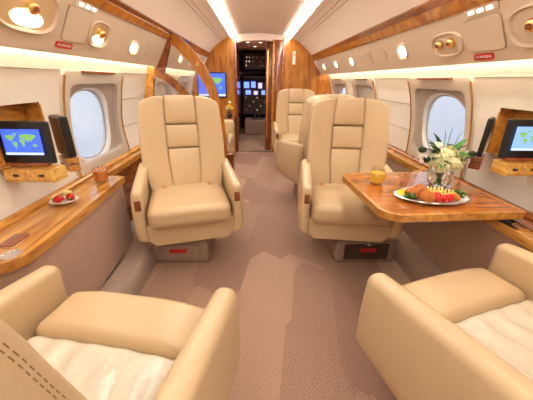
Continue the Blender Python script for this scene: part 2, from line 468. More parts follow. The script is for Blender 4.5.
# corridor walls and ceiling ahead of the bulkhead
trim(box(-.47, -.44, YB + .08, YC, 0, 1.86, .003), WOOD_RED)
trim(box(.40, .43, YB + .08, YC, 0, 1.86, .003), WOOD_RED)
trim(box(-.46, .42, YB + .05, YC, 1.86, 1.89, .003), CEIL)
trim(box(-.46, .42, YC, YC + .04, 0, 1.88, .003), BLACK)

d = empty('sliding_door', 'dark red wood sliding door half open at the cockpit entrance', 'door', (.155, YB + .14, 0))
obj('door_panel', rbox(.12, .03, 1.84, .006, c=(0, 0, .925)), WOOD_RED, d)
obj('mirror_strip', rbox(.03, .006, 1.5, .002, c=(-.03, -.018, .98)), BRASS, d)

# cockpit ------------------------------------------------------------
t = empty('instrument_panel', 'dark cockpit instrument panel with blue displays beyond the open door', 'instrument panel', (-.12, 7.5, 0))
obj('panel_body', box(-.30, .50, 0, .35, .42, 1.22, .02), DKGREY, t)
obj('glareshield', rbox(.84, .34, .16, .05, (3, 2, 2), c=(.1, .12, 1.30)), BLACK, t)
rnd = random.Random(5)
for (x, z, w, h, m) in ((-.20, 1.13, .13, .14, INSTR), (-.03, 1.14, .11, .14, INSTR), (.14, 1.12, .10, .13, INSTR2), (-.16, .96, .13, .10, INSTR), (.03, .95, .10, .09, INSTR2), (.22, .96, .09, .10, INSTR)):
    o = obj('display', rbox(w, .01, h, .004, c=(x, -.004, z)), m, t)
    obj('display_frame', rbox(w + .024, .008, h + .024, .003, c=(x, .0, z)), BLACK, o)
for i in range(4):
    for j in range(6):
        obj('dial', lathe([(0, .0), (.022, .0), (.024, .006), (.018, .012), (0, .012)], 12), CHROME if (i + j) % 3 == 0 else BROWNPL, t, loc=(-.22 + j * .095, .0, .84 - i * .1), rot=(PI / 2, 0, 0))
t = empty('overhead_switch_panel', 'dark overhead switch panel on the cockpit ceiling above the black glareshield', 'switch panel', (-.02, 6.9, 1.46))
obj('panel_body', box(-.36, .34, 0, .5, .02, .33, .03), DKGREY, t)
for i in range(3):
    for j in range(8):
        if rnd.random() < .7:
            obj('switch', rbox(.022, .012, .03, .004), WHITE if rnd.random() < .35 else CHROME, t, loc=(-.28 + j * .078 + rnd.uniform(-.01, .01), -.004, .08 + i * .085))
t = empty('centre_pedestal', 'low brown pedestal box below the cockpit instruments', 'pedestal', (-.05, 6.9, 0))
obj('housing', rbox(.62, .55, .36, .03, c=(.0, .28, .18)), PED, t)
obj('lever_panel', rbox(.24, .3, .02, .006, c=(.0, .2, .37)), DKGREY, t)
for x in (-.05, .05): obj('lever', tube([(x, .2, .38), (x, .17, .46)], .012, 8), CHROME, t)
lp = None
for i, (x, y) in enumerate(((-.22, 5.55), (.0, 5.55), (.18, 5.6), (-.1, 6.2))):
    lb = ['round downlight at the left, just behind the door header', 'round downlight in the middle behind the door header', 'round downlight beside the sliding door', 'round downlight deeper in the cockpit corridor'][i]
    t = empty('downlight', lb, 'ceiling light', (x, y, 1.86), group='downlights in the cockpit corridor')
    obj('bezel', lathe([(.03, 0), (.045, 0), (.045, -.008), (.03, -.008), (.03, 0)], 20), CHROME, t)
    obj('lens', lathe([(0, -.004), (.03, -.004), (.03, -.001), (0, -.001)], 20), LAMP, t)
    sp = bpy.data.lights.new('lamp', 'SPOT'); sp.energy = 6; sp.color = (1, .82, .62); sp.spot_size = R(150); sp.spot_blend = .8; sp.shadow_soft_size = .03
    so = bpy.data.objects.new('lamp', sp); COL.objects.link(so); so.parent = t; so.location = (0, 0, -.02)

# ------------------------------------------------------------------ world map screens
CONT = [ [(-.92, .62), (-.55, .72), (-.35, .5), (-.5, .3), (-.62, .12), (-.78, .32)],      # north america
         [(-.42, .88), (-.22, .85), (-.28, .62), (-.38, .66)],                             # greenland
         [(-.5, .08), (-.3, .0), (-.28, -.2), (-.42, -.62), (-.48, -.3), (-.56, -.05)],    # south america
         [(-.08, .3), (.1, .34), (.22, .1), (.12, -.12), (.1, -.42), (.0, -.38), (-.03, -.02), (-.14, .1)],
         [(-.1, .42), (.0, .75), (.3, .82), (.75, .76), (.92, .6), (.7, .35), (.58, .1), (.45, .2), (.36, .02), (.25, .3), (.05, .38)],
         [(.62, -.18), (.8, -.16), (.86, -.38), (.68, -.42), (.6, -.32)] ]
def map_mesh(w, h):
    bm = bmesh.new()
    for poly in CONT:
        A = [bm.verts.new((x * w / 2, -.0015, z * h / 2)) for x, z in poly]
        B = [bm.verts.new((x * w / 2, .0005, z * h / 2)) for x, z in poly]
        bm.faces.new(A); bm.faces.new(B[::-1]); n = len(A)
        for i in range(n): bm.faces.new((A[i], A[(i + 1) % n], B[(i + 1) % n], B[i]))
    return bm
def screen(parent, w, h, z, ocean, y=0):
    sc = obj('screen', rbox(w, .004, h, .001), ocean, parent, loc=(0, y, z))
    obj('land_map', map_mesh(w * .9, h * .8), MAP_GREEN, sc, loc=(0, -.003, 0), smooth=False)
    obj('ice_band', rbox(w, .002, h * .09, .0005), MAP_PALE, sc, loc=(0, -.003, -h * .45))
    return sc

# ------------------------------------------------------------------ cabin chair
def make_chair(name, near=False):
    t = empty(name, 'x', 'chair')
    # seat shell: skirt with chamfered lower corners
    sh = [(-.325, .39), (-.325, .33), (-.235, .235), (.235, .235), (.325, .33), (.325, .39)]
    bm = bevel(prism(sh, 'Y', -.235, .26), .018, 3)
    obj('seat_shell', bm, LEATHER, t)
    def cush(x, y, z):
        k = 1 - (x / .25) ** 2 * .6
        if z > 0: z += .020 * k * (1 - (y / .3) ** 2 * .5)
        if y < 0: y -= .018 * (1 - (x / .25) ** 4) * (1 if z > -.03 else .6)
        return x, y, z
    if near:
        def bol(x, y, z):
            if z > 0: z += .018 * (1 - (x / .25) ** 4) * (1 - (y / .13) ** 2)
            if y < 0: y -= .010 * (1 - (x / .25) ** 4)
            return x, y, z
        obj('seat_cushion', rbox(.575, .195, .125, .036, (6, 4, 2), bol, c=(0, -.175, .44)), LEATHER, t)
        def pad(x, y, z):
            if z > 0: z += .012 * (1 - (x / .25) ** 2) +   .0045 * math.sin(x * 62 + 1.6 * math.sin(y * 14)) * (.4 + .6 * math.sin(y * 16 + x * 5) ** 2) + .0018 * math.sin(x * 28 - y * 48)
            return x, y, z
        p = obj('seat_pad', rbox(.57, .375, .10, .026, (44, 30, 2), pad, c=(0, .105, .425)), LEATHER_PAD, t)
        p['label'] = 'paler wrinkled leather seat pad'
    else:
        obj('seat_cushion', rbox(.53, .53, .135, .045, (8, 8, 2), cush, c=(0, -.01, .43)), LEATHER, t)
    # arms
    for s in (-1, 1):
        def arm(x, y, z, s=s):
            if y < -.1: x *= 1 - .12 * min(1, (-.1 - y) / .18)
            if z > 0:
                z += .05 * (y + .27) / .5                       # top rises to the rear
            else:
                if y < -.12: z += (-.12 - y) * .30
            if z < -.12: x -= s * (-.12 - z) * .35
            x += s * .012 * (1 - (z / .2) ** 2)
            return x, y, z
        a = obj('armrest', rbox(.085 if near else .072, .53, .385, .036 if near else .028, (2, 6, 6), arm, c=(s * (.333 if near else .300), -.005, .420 if near else .435)), LEATHER, t)
        if not near:
            rb = rbox(.036, .024, .066, .005)
            c = obj('control_panel', rb, WOOD_RED, a, loc=(s * .302, -.262, .545))
    # backrest, built upright (local z up, front = -y) then reclined
    BH = .718
    def W(tz):            # half width along the height
        return interp([(.262, 0), (.315, .36), (.315, .6), (.303, .85), (.288, 1)], tz)
    def top(x):           # rounded shoulders
        return 1 - .085 * (abs(x) / .29) ** 4.5
    def shape(x, y, z):   # x in [-1,1] of half width
        tz = max(0, min(1, z / BH))
        X = x * W(tz)
        Z = z * (top(X) if tz > .3 else lerp(1, top(X), tz / .3))
        Y = y - .050 * (abs(X) / .3) ** 2.2 + .025 * math.sin(tz * PI) - .02 * tz
        return X, Y, Z
    rec = (R(-16 if near else -13), 0, 0)
    def panel(x0, x1, z0, z1, y0, y1, r, puff, n=(4, 2, 6)):
        sx = (x1 - x0) * .29; sz = z1 - z0
        def f(x, y, z):
            fx = x / (sx / 2); fz = z / (sz / 2)
            if y < 0: y -= puff * (1 - fx ** 2 * .9) * (1 - fz ** 4)
            return shape((x0 + x1) / 2 + x / .29, (y0 + y1) / 2 + y, (z0 + z1) / 2 + z)
        return rbox(sx, y1 - y0, sz, r, n, f)
    kx = .97 if near else .94
    shape0 = shape; shape = lambda x, y, z: (lambda p: (p[0] * kx, p[1], p[2]))(shape0(x, y, z))
    br = obj('backrest', panel(-.985, .985, -.02, BH - .012, -.02, .085, .035, 0, (16, 2, 14)), LEATHER, t, loc=(0, .25 if near else .20, .42), rot=rec)
    kw = dict(loc=None)
    for s in (-1, 1):
        x0, x1 = (.385, 1.0) if s > 0 else (-1.0, -.385)
        obj('side_bolster', panel(x0, x1, .02, BH, -.075, .03, .020, .012, (5, 2, 14)), LEATHER, br)
    obj('headrest', panel(-.385, .385, .525, BH + .004, -.072, .03, .016, .014, (5, 2, 5)), LEATHER, br)
    obj('upper_back_cushion', panel(-.385, .385, .355, .52, -.07, .03, .015, .011, (5, 2, 4)), LEATHER, br)
    obj('lower_back_cushion', panel(-.385, .385, .04, .35, -.072, .03, .016, .016, (5, 2, 6)), LEATHER, br)
    if near:
        # stitched seam that follows the side of the back
        for s in (-1, 1):
            for yy in (-.054, -.0485):
                bm = bmesh.new()
                for k in range(44):
                    a, b = (shape(s * 1.0, yy, .03 + k * .0150 + d) for d in (0, .009))
                    tube([a, b], .0009, 5, bm)
                obj('stitched_seam', bm, LEATHER_SEAM, br)
    if not near:
        for s in (-1, 1):
            obj('belt_tab', rbox(.028, .04, .016, .005), WOOD_LT, t, loc=(s * .165, .112, .512), rot=(R(20), 0, 0))
    return t
def pedestal(chair, off, rz, w=.45, label=True, front=None):
    """swivel base; keeps the direction of the cabin"""
    inv = Matrix.Rotation(-rz, 3, 'Z')
    d = inv @ Vector((off[0], off[1], 0))
    bm = bevel(box(-w / 2, w / 2, -.02, .44, 0, .195, .002), .001, 1)
    bm.free()
    p = obj('pedestal', rbox(w, .42, .195, .022, (2, 2, 2), c=(0, .20, .0975)), PED, chair, loc=(d.x, d.y, 0), rot=(0, 0, -rz))
    obj('drawer_front', rbox(w * .72, .012, .13, .008, c=(0, -.014, .095)), front or PED, p)
    if label:
        obj('label_plate', rbox(.12, .006, .032, .003, c=(.01, -.022, .112)), RED, p)
        obj('latch', rbox(.03, .008, .014, .003, c=(.01, -.022, .158)), CHROME, p)
    return p

ch = make_chair('cabin_chair')
ch.location = (-.55, 1.865, 0); ch.rotation_euler.z = R(15)
ch['label'] = 'cream leather cabin chair facing the camera, left of the aisle'
def place(src, loc, rz, label):
    c = copy_tree(src); c.location = loc; c.rotation_euler.z = rz; c['label'] = label
    return c
c2 = place(ch, (.60, 1.875, 0), R(-7), 'cream leather cabin chair facing the camera, behind the wood table')
c3 = place(ch, (.52, 4.10, 0), R(0), 'cream leather cabin chair farthest forward, against the right wood bulkhead')
c4_ = place(ch, (.575, 3.02, 0), R(180 + 20), 'cream leather cabin chair seen from behind, back to back with the one at the table')
pedestal(ch, (-.085, -.145), R(15)); pedestal(c2, (.15, -.155), R(-7), .46, True, BROWNPL); pedestal(c3, (.06, -.13), 0, .4, False)
pedestal(c4_, (.02, -.28), R(197), .4, False)
nc = make_chair('cabin_chair', near=True)
nc.location = (-.54, .555, 0); nc.rotation_euler.z = R(180 - 11)
nc['label'] = 'cream leather cabin chair at the bottom left, its stitched back nearest the camera'
nd = place(nc, (.775, .665, 0), R(180 + 17), 'cream leather cabin chair at the bottom right, turned towards the aisle')
pedestal(nc, (-.03, -.2), R(171), .42, False); pedestal(nd, (.03, -.2), R(196), .42, False)
for c in (ch, c2, c3, c4_): c['group'] = 'cabin chairs'
for c in (nc, nd): c['group'] = 'cabin chairs'

# ------------------------------------------------------------------ side consoles and ledges
def side_console(s, x0, y0, y1, label, face_z0=.13, rear_r=.12):
    """fabric-faced body with a wood top; the aft inboard corner is rounded"""
    t = empty('side_console', label, 'console', (s * x0, y0, 0))
    def outline(inset, ya, yb, zz=.62):
        o = []
        r = rear_r
        for k in range(9):
            a = PI / 2 * k / 8
            o.append((s * (inset + r - r * math.sin(a)), ya + r - r * math.cos(a) ))
        o = [(s * (inset + r - r * math.sin(PI / 2 * k / 8)), ya + r - r * math.cos(PI / 2 * k / 8)) for k in range(9)]
        o += [(s * (inset + (.045 if s < 0 else 0)), yb), (s * (abs(wx(s, zz)) - x0 - .006), yb), (s * (abs(wx(s, zz)) - x0 - .006), ya)]
        return o
    body = prism(outline(.018, .0, y1 - y0, .2), 'Z', face_z0 + .02, .60)
    obj('body', bevel(body, .004, 1), FACE, t)
    topm = prism(outline(0, -.02, y1 - y0 + .01), 'Z', .60, .64)
    obj('top', bevel(topm, .008, 3, 50), WOOD_LT, t)
    return t
cl = side_console(-1, .91, .835, 1.80, 'left side console with glossy wood top and mauve fabric face')
obj('inlay', rbox(.003, .86, .001, .0004), WOOD_EDGE, cl, loc=(-.055, .51, .6402), rot=(0, 0, R(2.7)))
cr = side_console(1, 1.11, .80, 1.98, 'right side console with fabric face beneath the table and wood top', face_z0=.13)
obj('table_slot', box(.01, .09, .27, .70, .6395, .6415, .001), BLACK, cr)
# slim wood rail that continues under the windows
for s, x0, nm in ((-1, 1.09, 'left'), (1, 1.19, 'right')):
    y0 = 1.82 if s < 0 else 2.0
    xo = abs(wx(s, .62)) - .004
    t = empty('window_ledge', 'slim wood ledge running forward beneath the %s windows' % nm, 'ledge', (s * x0, y0, 0))
    y1 = 2.95 if s < 0 else 5.15
    obj('rail', bevel(prism([(0, .60), (0, .64), (s * (xo - x0), .64), (s * (xo - x0), .60)], 'Y', 0, y1 - y0), .006, 2), WOOD_LT, t)
    obj('lower_panel', prism([(s * .02, .15), (s * .02, .60), (s * (xo - x0 - .03), .60), (s * (xo - x0 - .06), .15)], 'Y', 0, y1 - y0), WOOD_EDGE if s < 0 else FACE, t, smooth=False)
# back rail (raised wood moulding against the wall)
for s, nm in ((-1, 'left'), (1, 'right')):
    xo = abs(wx(s, .66)) - .003
    trim(bevel(prism([(s * (xo - .03), .642), (s * (xo - .03), .652), (s * (xo - .012), .668), (s * xo, .668), (s * xo, .642)], 'Y', .55, 2.9), .003, 2), WOOD_RAIL if s > 0 else WOOD_LT)
trim(box(1.19, 1.298, 1.0, 1.97, .6402, .6425, .001), WOOD_RAIL)
trim(bevel(prism([(1.18, .6405), (1.18, .650), (1.205, .650), (1.205, .6405)], 'Y', .9, 1.95), .002, 1), WOOD_EDGE)

t = empty('ashtray', 'recessed wood and brass ashtray lid in the left console top', 'ashtray', (-1.035, .99, .6405))
obj('frame', rbox(.075, .115, .004, .0015), BRASS, t); obj('lid', rbox(.058, .095, .004, .0015, c=(0, 0, .003)), WOOD_RED, t)
t = empty('cup_holder', 'round chrome cup holder in the rounded end of the left console top', 'cup holder', (-.965, .885, .6405))
obj('ring', lathe([(.028, 0), (.034, 0), (.034, .006), (.028, .006), (.028, 0)], 28), CHROME, t)
obj('cup', lathe([(0, .0012), (.028, .0012), (.028, .0035), (0, .002)], 28), CHROME, t)
t = empty('cup_holder', 'round dark cup holder in the right console top beside the table', 'cup holder', (1.165, 1.09, .6405))
obj('ring', lathe([(.028, 0), (.034, 0), (.034, .006), (.028, .006), (.028, 0)], 28), BRASS, t)
obj('cup', lathe([(0, .0012), (.028, .0012), (.028, .0035), (0, .002)], 28), WOOD_EDGE, t)

# ------------------------------------------------------------------ table
t = empty('fold_out_table', 'glossy wood fold-out table with rounded corners beside the right window', 'table', (1.12, 1.4, 0), R(3.5))
def rrect(x0, x1, y0, y1, r, n=8, rs=None):
    rs = rs or (r, r, r, r); P = []
    for (cx, cy, a0, rr) in ((x1, y1, 0, rs[0]), (x0, y1, 90, rs[1]), (x0, y0, 180, rs[2]), (x1, y0, 270, rs[3])):
        sx = -1 if cx == x1 else 1; sy = -1 if cy == y1 else 1
        for k in range(n + 1):
            a = R(a0 + 90 * k / n)
            P.append((cx + sx * rr + rr * math.cos(a), cy + sy * rr + rr * math.sin(a)))
    return P
ring = rrect(-.625, .065, -.285, .34, .08, rs=(.02, .07, .10, .02))
obj('edge_band', bevel(prism(ring, 'Z', .672, .706), .010, 3, 50), WOOD_LT, t)
ring = rrect(-.602, .043, -.262, .318, .06, rs=(.01, .055, .08, .01))
obj('tabletop', prism(ring, 'Z', .700, .7075), WOOD_TBL, t, smooth=False)
obj('fold_seam', rbox(.004, .63, .001, .0004, c=(-.245, .008, .708)), WOOD_EDGE, t)
obj('support_arm', box(-.50, .06, -.06, .0, .650, .672, .004), DKGREY, t)
obj('support_arm', box(-.50, .06, .14, .20, .650, .672, .004), DKGREY, t)
for x, y in ((-.52, -.23), (.03, -.23)): obj('stud', lathe([(0, .655), (.010, .655), (.010, .673), (0, .673)], 12, c=(x, y, 0)), BRASS, t)
TZ = .7078
# juice glass
t = empty('juice_glass', 'short glass of orange juice at the aisle end of the table', 'glass', (.635, 1.50, TZ))
obj('glass', lathe([(0, 0), (.030, 0), (.042, .012), (.047, .04), (.041, .075), (.039, .095), (.0365, .095), (.0385, .075), (.0445, .04), (.039, .014), (.028, .006), (0, .006)], 36), PARTG, t)
obj('juice', lathe([(0, .0065), (.027, .0065), (.0385, .0145), (.0438, .04), (.0395, .066), (0, .066)], 32), JUICE, t)
# vase of flowers
VX, VY = .985, 1.475
t = empty('flower_vase', 'clear round glass vase holding the white flowers on the table', 'vase', (VX, VY, TZ))
obj('vase', lathe([(0, 0), (.042, 0), (.058, .02), (.066, .06), (.062, .10), (.056, .13), (.060, .14), (.057, .14), (.053, .13), (.059, .10), (.063, .06), (.055, .022), (.04, .006), (0, .006)], 36), GLASS, t)
obj('water', lathe([(0, .0065), (.039, .0065), (.0543, .0225), (.0622, .06), (.060, .085), (0, .085)], 32), glass('water', (.97, .99, .96), ior=1.33), t)
fb = empty('bouquet', 'bouquet of cream and white blossoms with dark leaves in the glass vase', 'flowers', (VX, VY, TZ + .012))
rnd = random.Random(11)
def blossom(r, seed, petals=46, pl=.016):
    bm = bmesh.new(); q = random.Random(seed)
    blob(r * .78, jitter=.08, sub=2, seed=seed, bm=bm)
    for i in range(petals):
        zz = q.uniform(-.5, 1); a = q.uniform(0, 2 * PI); s_ = math.sqrt(1 - zz * zz)
        n = Vector((s_ * math.cos(a), s_ * math.sin(a), zz)); u = n.orthogonal().normalized(); v = n.cross(u)
        b = q.uniform(0, PI)
        u, v = u * math.cos(b) + v * math.sin(b), v * math.cos(b) - u * math.sin(b)
        c = n * r * q.uniform(.86, 1.02)
        for k in range(4):
            w = (u, v, -u, -v)[k]; x = n.cross(w)
            p = [c, c + w * pl * .6 + x * pl * .38 + n * .003, c + w * pl + n * .006, c + w * pl * .6 - x * pl * .38 + n * .003]
            bm.faces.new([bm.verts.new(y) for y in p])
    return bm
BL = [(0, -.01, .235, .058, 0), (-.055, -.02, .205, .046, 0), (.055, -.005, .21, .046, 0), (.015, -.055, .195, .045, 0), (-.10, .0, .215, .036, 1), (-.085, .03, .25, .03, 1), (.09, .02, .24, .036, 1), (.03, .05, .225, .045, 0), (-.03, .03, .275, .032, 1), (-.035, -.06, .175, .034, 0)]
for i, (x, y, z, r, m) in enumerate(BL):
    x *= 1.2; z -= .062 + (.02 if z > .23 else 0)
    obj('blossom', blossom(r, i), (BLOOM, BLOOM2)[m], fb, loc=(x, y, z), smooth=False)
    obj('stem', tube([(x * .15 * -1, y * .2, .0), (x * .3, y * .3, .1), (x, y, z - r * .7)], .0022, 6), STEM, fb)
def leaf_mesh(l, w):
    bm = bmesh.new(); n = 8; rows = []
    for i in range(n + 1):
        t_ = i / n; ww = w * math.sin(PI * min(1, t_ * .98 + .02)) ** .8 * (1 - .3 * t_); z = .25 * l * t_ * (1 - t_)
        rows.append([bm.verts.new((l * t_, -ww / 2, z + .12 * ww)), bm.verts.new((l * t_, 0, z)), bm.verts.new((l * t_, ww / 2, z + .12 * ww))])
    for a, b in zip(rows, rows[1:]):
        for k in (0, 1): bm.faces.new((a[k], a[k + 1], b[k + 1], b[k]))
    return bm
lm = None
for i in range(34):
    a = rnd.uniform(0, 2 * PI); el = rnd.uniform(-.3, .8)
    x, y = .04 * math.cos(a), .04 * math.sin(a)
    dk = i % 3 != 0
    obj('leaf', leaf_mesh(rnd.uniform(.07, .125), .042), LEAFDK if dk else LEAF, fb, loc=(x, y, .14 + rnd.uniform(-.02, .05)), rot=(rnd.uniform(-.4, .4), -el, a))
for (x, y, z, dx) in ((-.02, 0, .27, -.02), (.0, .01, .285, .005), (.02, -.01, .265, .03)):
    obj('sprig', tube([(x, y, .18), (x + dx * .5, y, z), (x + dx, y, z + .03)], [.002, .002, .0012], 5), STEM, fb)
for (x, y, z) in ((-.15, -.02, .20), (.125, -.03, .18), (-.12, -.03, .15)):
    obj('dark_bud', blob(.022, (1, 1, .8), jitter=.12, sub=2, seed=3), LEAFDK, fb, loc=(x, y, z))

# platter of food
PX, PY = .825, 1.275
t = empty('platter', 'oval silver-rimmed platter of pastries and strawberries on the table', 'platter', (PX, PY, TZ), rz=R(-3))
obj('dish', lathe([(0, 0), (.12, 0), (.150, .008), (.182, .017), (.184, .020), (.150, .013), (.12, .005), (0, .005)], 48, sx=1, sy=.62), CERAMIC, t)
obj('rim', lathe([(.178, .0165), (.186, .0195), (.183, .023), (.177, .020), (.178, .0165)], 48, sx=1, sy=.62), CHROME, t)
FZ = TZ + .0055
def bun(seed):
    def f(p):
        p.z = max(p.z, -.018)
        k = 1 + .05 * math.sin(5 * math.atan2(p.y, p.x))
        return p.x * k, p.y * k, p.z
    return blob(.038, (1, .9, .85), jitter=.06, sub=3, seed=seed, f=f)
for i, (x, y, lb) in enumerate(((-.095, .004, 'browned bread roll on the platter beside the left lettuce'), (-.030, .050, 'browned bread roll on the platter nearest the vase'), (-.045, -.040, 'browned bread roll at the front of the platter beside the strawberries'))):
    o = obj('bread_roll', bun(i), BREAD, loc=(PX + x, PY + y, FZ + .0205)); tag(o, lb, 'bread', 'bread rolls on the platter')
k = 0
for i, (x, y, lb) in enumerate(((.03, .045, 'yellow dotted pastry on the platter beside the rolls'), (.075, .05, 'yellow dotted pastry at the back of the platter'), (.105, .01, 'yellow dotted pastry on the platter beside the right lettuce'), (.06, .0, 'yellow dotted pastry in the middle of the platter'))):
    t = empty('pastry', lb, 'pastry', (PX + x, PY + y, FZ), group='yellow pastries on the platter')
    obj('dough', lathe([(0, 0), (.024, 0), (.029, .012), (.027, .026), (.018, .034), (0, .036)], 24), PASTRY, t)
    for q in range(6):
        a = q * 1.05 + i; obj('dark_dot', blob(.0045, sub=1), CHOC, t, loc=(.017 * math.cos(a) * (q > 0), .017 * math.sin(a) * (q > 0), .034))
def berry_mesh(s=1.15):
    def f(p):
        q = 1 - .45 * max(0, p.x / .02) ** 1.3 if p.x > 0 else 1
        return p.x * 1.25, p.y * q, p.z * q
    return blob(.018 * s, (1, 1, 1), sub=3, f=f)
for i, (x, y, rz, lb) in enumerate(((.0, -.055, 0, 'strawberry on the front edge of the platter, leftmost'), (.035, -.05, 1.2, 'strawberry second from left on the front of the platter'), (.015, -.022, 2.6, 'strawberry tucked behind the front strawberries'), (.068, -.045, .4, 'strawberry second from right on the front of the platter'), (.1, -.04, 5.2, 'strawberry on the front edge of the platter, rightmost'))):
    t = empty('strawberry', lb, 'strawberry', (PX + x, PY + y, FZ + .018), rz, group='strawberries on the platter')
    obj('flesh', berry_mesh(), BERRY if i < 4 else BREAD, t)
    bm = bmesh.new()
    for q in range(6):
        a = q * PI / 3
        v = [bm.verts.new((-.017, 0, 0)), bm.verts.new((-.020, .008 * math.cos(a - .35), .008 * math.sin(a - .35))), bm.verts.new((-.016, .014 * math.cos(a), .014 * math.sin(a))), bm.verts.new((-.020, .008 * math.cos(a + .35), .008 * math.sin(a + .35)))]
        bm.faces.new(v)
    obj('leaf_cap', bm, LEAF, t, smooth=False)
def frill(seed, r=.035):
    bm = bmesh.new(); q = random.Random(seed)
    for i in range(60):
        a = q.uniform(0, 2 * PI); rr = q.uniform(0, r * .8); z = q.uniform(.003, .03)
        c = Vector((rr * math.cos(a), rr * math.sin(a), z)); n = Vector((q.uniform(-1, 1), q.uniform(-1, 1), q.uniform(.2, 1))).normalized(); u = n.orthogonal().normalized(); v = n.cross(u)
        s_ = q.uniform(.006, .011)
        ring_ = [bm.verts.new(c + (u * math.cos(k * PI / 4) + v * math.sin(k * PI / 4)) * s_ * (1 if k % 2 else .7)) for k in range(8)]
        bm.faces.new(ring_)
    return bm
tag(obj('lettuce', frill(1, .034), LEAF, loc=(PX - .125, PY - .03, FZ + .005), smooth=False), 'frilly green lettuce on the left end of the platter', 'lettuce')
tag(obj('lettuce', frill(2, .038), LEAF, loc=(PX + .140, PY + .0, FZ + .006), smooth=False), 'frilly green lettuce on the right end of the platter', 'lettuce')
t = empty('lemon_slice', 'lemon slice on the left end of the platter behind the lettuce', 'lemon', (PX - .135, PY + .028, FZ + .012), rot=(R(20), R(-12), 0))
obj('flesh', lathe([(0, 0), (.022, 0), (.022, .006), (0, .006)], 24), LEMON, t); obj('rind', lathe([(.022, -.001), (.025, -.001), (.025, .007), (.022, .007), (.022, -.001)], 24), LEMON, t)

# left console: small dish of fruit, amber drink
DX, DY, DZ = -1.065, 1.36, .641
t = empty('fruit_dish', 'small white oval dish of fruit on the left console top', 'dish', (DX, DY, DZ), rz=R(20))
obj('dish', lathe([(0, 0), (.03, 0), (.045, .008), (.062, .020), (.060, .022), (.043, .011), (.03, .004), (0, .004)], 36, sx=1.05, sy=.85), CERAMIC, t)
for x, y, rz, lb in ((-.018, -.012, .5, 'strawberry at the front of the small white dish'), (.025, .015, 2, 'strawberry at the back of the small white dish')):
    t = empty('strawberry', lb, 'strawberry', (DX + x, DY + y, DZ + .0275), rz, group='strawberries in the small dish')
    obj('flesh', berry_mesh(1.1), BERRY, t); obj('leaf_cap', lathe([(0, 0), (.008, .001), (.004, .003), (0, .004)], 10), LEAF, t, loc=(-.024, 0, 0), rot=(0, -PI / 2, 0), smooth=False)
for x, y, lb in ((-.040, .006, 'pale yellow melon piece at the left end of the small dish'), (.004, .018, 'pale yellow melon piece in the middle of the small dish')):
    tag(obj('melon_piece', rbox(.042, .028, .026, .009), MELON, loc=(DX + x, DY + y + (.012 if x > 0 else 0), DZ + (.045 if x > 0 else .024)), rot=(.2, .2, .5)), lb, 'fruit', 'melon pieces in the small dish')
t = empty('drink_glass', 'short tumbler of amber drink on the forward end of the left console', 'glass', (-1.045, 1.70, .6405))
obj('glass', lathe([(0, 0), (.036, 0), (.040, .006), (.044, .09), (.0415, .09), (.0375, .010), (0, .010)], 36), PARTG, t)
obj('drink', lathe([(0, .0105), (.0368, .0105), (.0408, .074), (0, .074)], 32), TEA, t)
for a in range(3): obj('ice_cube', rbox(.019, .019, .019, .004), GLASS, t, loc=(.016 * math.cos(a * 2.1), .016 * math.sin(a * 2.1), .080), rot=(.3 * a, .5, a))

# ------------------------------------------------------------------ fold-out monitors
for s, nm in ((-1, 'left'), (1, 'right')):
    y0, y1, z0, z1 = NICHE[s]; xi = .0
    bm = bmesh.new(); th = .008; dp = .09
    xw = lambda z: wx(s, z)
    xin = abs(wx(s, 1.1)) - .004; xout = xin + dp
    def bx(a, b, c, d_, e, f): box(min(a, b), max(a, b), c, d_, e, f, .001, bm=bm)
    bx(s * xin, s * xout, y0 - th, y0, z0, z1); bx(s * xin, s * xout, y1, y1 + th, z0, z1)
    bx(s * xin, s * xout, y0 - th, y1 + th, z0 - th, z0); bx(s * xin, s * xout, y0 - th, y1 + th, z1, z1 + th)
    bx(s * xout, s * (xout + .008), y0 - th, y1 + th, z0 - th, z1 + th)
    trim(bm, WOOD_LT, False)
def monitor(s, x, y, z, label, w=.235, h=.175, ocean=SCREEN_BLUE, rz=0):
    t = empty('monitor', label, 'monitor', (x, y, z), rz)
    obj('housing', rbox(w, .022, h, .006, (2, 1, 2), c=(0, .012, h / 2 + .008)), BLACK, t, rot=(R(-4), 0, 0))
    sc = screen(t, w * .72, h * .60, h / 2 + .012, ocean, y=-.001); sc.rotation_euler = (R(-4), 0, 0)
    obj('hinge', rbox(w * .75, .03, .014, .004, c=(0, .01, .004)), WOOD_RED, t)
    return t
monitor(-1, -1.088, 1.25, .878, 'lit map monitor standing on its wood shelf by the left wall', ocean=SCREEN_BLUE, w=.225, h=.185)
monitor(1, 1.208, 1.25, .918, 'lit map monitor standing on its wood shelf by the right wall', ocean=SCREEN_PALE, w=.225, h=.180)
def drawer(s, x0, x1, y0, y1, z0, z1, label):
    t = empty('pull_out_shelf', label, 'shelf', ((x0 + x1) / 2, y0, z0))
    w = x1 - x0; h = z1 - z0
    obj('box', bevel(box(-w / 2, w / 2, 0, y1 - y0, 0, h, .001), .0005, 1), WOOD_GOLD, t)
    for k in range(3):
        obj('button', rbox(.022, .006, .011, .002, c=(-w * .25 + k * w * .25, -.003, h * .55)), BLACK if k != 1 else BRASS, t)
    obj('front_trim', rbox(w * .94, .005, .006, .002, c=(0, -.002, h * .15)), BRASS, t)
    return t
drawer(-1, -1.19, -.968, 1.215, 1.30, .808, .867, 'pull-out wood shelf with buttons carrying the left lit monitor')
drawer(1, 1.11, 1.285, 1.215, 1.30, .850, .909, 'pull-out wood shelf with buttons carrying the right lit monitor')
